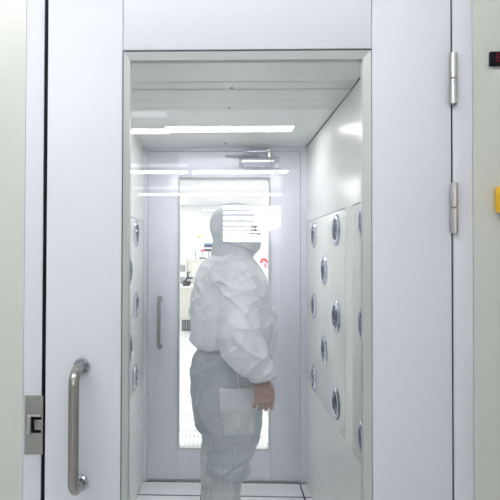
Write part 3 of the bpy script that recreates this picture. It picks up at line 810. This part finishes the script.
# gathered cuff edge of the right sleeve
mb = MB(); rings = []
for t, rr in ((0, .050), (.25, .056), (.5, .059), (.75, .056), (1, .049)):
    c = Vector((.060, -.262, .896)).lerp(Vector((.071, -.262, .862)), t)
    rings.append([W(c.x + (rr + .0035 * math.sin(k * 3.1)) * math.cos(2 * math.pi * k / 40), c.y + (rr + .0035 * math.sin(k * 3.1)) * .85 * math.sin(2 * math.pi * k / 40), c.z + .010 * math.cos(2 * math.pi * k / 40) + .003 * math.sin(k * 2.3)) for k in range(40)])
mb.loft(rings)
part('cuff', mb, M_JACKET, 180, jacket)

# trousers
tr = MB()
tr.loft([ell(-.15, .13, -.16, .16, .985), ell(-.155, .13, -.17, .17, .945), ell(-.182, .138, -.19, .19, .90), ell(-.197, .14, -.20, .20, .84), ell(-.197, .128, -.20, .20, .76), ell(-.185, .115, -.19, .19, .70)])
for s in (-1, 1):
    def le(f0, f1, hw, z, lc=.1, tilt=0): return ell(f0, f1, s * lc - hw, s * lc + hw, z, 28, tilt)
    d = .0 if s < 0 else .022
    tr.loft([le(-.18, .12, .095, .80), le(-.19, .118, .102, .72), le(-.178, .110, .102, .64), le(-.162, .096, .098, .56), le(-.148 + d, .070, .092, .50), le(-.142 + d, .052, .090, .465), le(-.146 + d, .050, .096, .455, tilt=-.006), le(-.146 + d, .048, .098, .44, tilt=-.010), le(-.134 + d, .036, .094, .412, tilt=-.012), le(-.105, .01, .07, .402, tilt=-.01)])
tr_me = evaluated(tr, .006, 4)
def tw(p):
    q = p - BASE
    low = max(0, min(1, (.52 - q.z) / .08))
    a = ridge(Vector((q.x * 5, q.y * 5 + 2, q.z * 5 + q.x * 7))) ** 3 * .010
    b = ridge(Vector((q.x * 8, q.y * 8 + 7, q.z * 19 - q.x * 10))) ** 2 * (.003 + .006 * low)
    c = noise.noise(Vector((q.x * 6, q.y * 6, q.z * 5 + 3))) * .008
    k = abs(noise.noise(Vector((q.x * 7 + q.z * 4, q.y * 7 + 5, q.z * 11 - q.x * 9))))
    return a * .7 + b + c * .6 - .004 - .004 * max(0, 1 - k / .08)
displace(tr_me, tw)
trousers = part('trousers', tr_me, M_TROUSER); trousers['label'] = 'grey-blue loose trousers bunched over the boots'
# boots
for s in (-1, 1):
    bt = MB()
    def be(f0, f1, hw, z, tilt=0): return ell(f0, f1, s * .097 - hw, s * .097 + hw, z, 24, tilt)
    bt.loft([be(-.128, .030, .072, .46), be(-.136, .016, .076, .36), be(-.134, .010, .074, .28), be(-.126, .004, .070, .18), be(-.125, .008, .062, .10), be(-.128, .02, .055, .05)])
    bt.tube(P3(((-.085, s * .097, .047), (-.02, s * .098, .052), (.06, s * .10, .045), (.12, s * .105, .036))), [.045, .05, .046, .032], 18)
    bm2 = evaluated(bt, .0075, 5)
    displace(bm2, lambda p: ridge(Vector(((p.x) * 6, p.y * 6, p.z * 15))) ** 2 * .008 + noise.noise(p * 9) * .004 - .004)
    for v in bm2.vertices: v.co.z = max(v.co.z, .008)
    b = part('boot', bm2, M_BOOT)
    mb = MB(); mb.box(-.135, .155, -.05, .05, 0, .012, .006)
    for v in mb.bm.verts: v.co = W(v.co.x, s * .099 + v.co.y, v.co.z)
    part('sole', mb, M_GREY, 40, b)
# cargo pocket wrapped on the near thigh
bvh = BVHTree.FromPolygons([v.co.copy() for v in tr_me.vertices], [list(p.vertices) for p in tr_me.polygons])
# trousers mesh is stored relative to BASE
def patch(pts_fz, nu, nv, lift, thick, bulge=0.0):
    """quad in (f,z) given as 4 corners tl,tr,br,bl, wrapped on the leg seen from the near side"""
    tl, tr_, br, bl = [Vector(p) for p in pts_fz]
    grid = []
    for j in range(nv + 1):
        row = []
        for i in range(nu + 1):
            u, v = i / nu, j / nv
            p = (tl * (1 - u) + tr_ * u) * (1 - v) + (bl * (1 - u) + br * u) * v
            o = Fv * p.x + Lv * -.6 + Uv * p.y
            hit = bvh.ray_cast(o, Lv)
            l = hit[0].dot(Lv) if hit[0] is not None else -.19
            row.append([p.x, max(min(l, -.10), -.26), p.y, u, v])
        grid.append(row)
    for _ in range(6):
        src = [[g[1] for g in r] for r in grid]
        for j in range(nv + 1):
            for i in range(nu + 1):
                ns = [src[a][b] for a, b in ((j - 1, i), (j + 1, i), (j, i - 1), (j, i + 1)) if 0 <= a <= nv and 0 <= b <= nu]
                grid[j][i][1] = min(src[j][i], .5 * src[j][i] + .5 * sum(ns) / len(ns))
    mb = MB(); b = mb.bm
    fr, bk = [], []
    for r in grid:
        fr.append([b.verts.new(W(g[0], g[1] - lift - thick - bulge * (math.sin(math.pi * g[3]) * math.sin(math.pi * g[4])) ** .5 - .002 * noise.noise(Vector((g[0] * 30, g[2] * 30, 1))), g[2])) for g in r])
        bk.append([b.verts.new(W(g[0], g[1] - lift + .006, g[2])) for g in r])
    for j in range(nv):
        for i in range(nu):
            b.faces.new((fr[j][i], fr[j][i + 1], fr[j + 1][i + 1], fr[j + 1][i]))
            b.faces.new((bk[j][i + 1], bk[j][i], bk[j + 1][i], bk[j + 1][i + 1]))
    for i in range(nu):
        b.faces.new((fr[0][i + 1], fr[0][i], bk[0][i], bk[0][i + 1])); b.faces.new((fr[nv][i], fr[nv][i + 1], bk[nv][i + 1], bk[nv][i]))
    for j in range(nv):
        b.faces.new((fr[j][0], fr[j + 1][0], bk[j + 1][0], bk[j][0])); b.faces.new((fr[j + 1][nu], fr[j][nu], bk[j][nu], bk[j + 1][nu]))
    return mb
SP = .47 / 100   # metres per photo pixel on the near side of the thigh
def q(px, py):
    p = atY(px, py, YP - .20) - BASE
    return (p.x * math.cos(TH) - .205 * -math.sin(TH) * 0 + (-.2) * 0 + p.x * 0, p.z)
def qf(px, py):
    # point on the plane l = -0.215 of the person
    d = ray(px, py); o = CAM - BASE
    t = (-.215 - o.dot(Lv)) / d.dot(Lv)
    p = o + d * t
    return (p.dot(Fv), p.z)
pouch = part('pocket', patch([qf(222, 408), qf(256, 411), qf(255, 436), qf(224, 437)], 14, 10, .004, .003, .008), M_POUCH, 60)
pouch['label'] = 'translucent looking cargo pocket on the near thigh'
part('flap', patch([qf(219.5, 388.5), qf(257, 389.5), qf(258, 411), qf(220.5, 412)], 14, 8, .010, .004, .004), M_POCKET, 60, pouch)
part('strap', patch([qf(238, 366), qf(239.6, 366), qf(239.6, 389), qf(238, 389)], 2, 8, .004, .002), M_POCKET, 60, pouch)

# hood: shell over the head and neck, open at the face
hd = MB()
rows = [(1.614, -.018, .028, .02), (1.608, -.046, .056, .042), (1.595, -.070, .080, .062), (1.575, -.088, .096, .078), (1.55, -.098, .104, .087), (1.52, -.103, .107, .091), (1.49, -.102, .107, .091), (1.465, -.094, .104, .088),
        (1.445, -.088, .100, .085), (1.425, -.092, .098, .086), (1.40, -.098, .092, .090), (1.38, -.098, .088, .096), (1.36, -.096, .087, .104), (1.345, -.093, .088, .112), (1.335, -.090, .088, .116)]
fine = []
for i in range(len(rows) - 1):
    for t in (0, .33, .67): fine.append([a + (b - a) * t for a, b in zip(rows[i], rows[i + 1])])
fine.append(list(rows[-1]))
NS = 72
vs = []
for z, b_, f_, w in fine:
    t = max(0, (1.40 - z) / .065)
    vs.append([hd.bm.verts.new(p) for p in ell(b_, f_, -w, w, z, NS, -.028 * min(1, t), 2.1)])
for a, b_ in zip(vs, vs[1:]):
    for i in range(NS): hd.bm.faces.new((a[i], a[(i + 1) % NS], b_[(i + 1) % NS], b_[i]))
hd.bm.faces.new(vs[0])
kill = []
for fc in hd.bm.faces:
    c = fc.calc_center_median() - BASE
    f_, l_, z_ = c.dot(Fv), c.dot(Lv), c.z
    if f_ > .016 and ((l_ / .078) ** 2 + ((z_ - 1.475) / .088) ** 2) < 1: kill.append(fc)
bmesh.ops.delete(hd.bm, geom=kill, context='FACES')
bmesh.ops.solidify(hd.bm, geom=hd.bm.faces[:], thickness=.004)
for v in hd.bm.verts:
    q_ = v.co - BASE
    n = (q_ - Vector((0, 0, 1.47))).normalized()
    v.co += n * (ridge(Vector((q_.x * 9, q_.y * 9, q_.z * 14))) ** 2 * .006 + noise.noise(q_ * 14) * .004 - .001)
hood = part('hood', hd, M_HOOD); hood['label'] = 'pale fabric hood falling on the shoulders'
# collar folds sweeping to the front
for (pts, rr) in ((((-.095, -.04, 1.375), (-.05, -.092, 1.362), (.02, -.108, 1.348), (.075, -.078, 1.342), (.098, -.02, 1.335)), .009),
                  (((-.108, -.05, 1.452), (-.05, -.088, 1.440), (.02, -.096, 1.420), (.075, -.078, 1.395), (.10, -.02, 1.375)), .006)):
    part('fold', MB().tube(P3(pts), [rr * .5, rr, rr, rr * .9, rr * .4], 12), M_HOOD, 180, hood)
# face mask, eyes
mk = MB()
rg = []
for z, f0, f1, w in ((1.372, -.0, .080, .045), (1.385, .01, .112, .056), (1.405, .01, .128, .064), (1.43, .01, .134, .068), (1.452, .02, .128, .068), (1.466, .03, .120, .060), (1.472, .05, .110, .05)):
    rg.append(ell(f0, f1, -w, w, z, 32, 0, 2.0))
mk.loft(rg)
part('face_mask', mk, M_MASK, 60)
for s in (-1, 1):
    part('eye', MB().ball(W(.098, s * .032, 1.500), .0115), M_EYE, 180)
gl = MB(); hand(gl, .0014)
part('glove', evaluated(gl, .0034, 2), M_GLOVE)['label'] = 'thin translucent glove on the hanging hand'

# ------------------------------------------------------------------ render look
sc = bpy.context.scene
w = bpy.data.worlds.new('world'); sc.world = w; w.use_nodes = True
w.node_tree.nodes['Background'].inputs[0].default_value = (.8, .85, .95, 1)
w.node_tree.nodes['Background'].inputs[1].default_value = 0.05
sc.view_settings.view_transform = 'Standard'
sc.view_settings.look = 'None'
sc.view_settings.gamma = 1
sc.view_settings.exposure = 0.67
sc.cycles.use_denoising = True
sc.cycles.max_bounces = 12
sc.cycles.diffuse_bounces = 6
sc.cycles.glossy_bounces = 5
sc.cycles.transparent_max_bounces = 16
sc.cycles.sample_clamp_indirect = 6
sc.cycles.caustics_reflective = False
sc.cycles.caustics_refractive = False
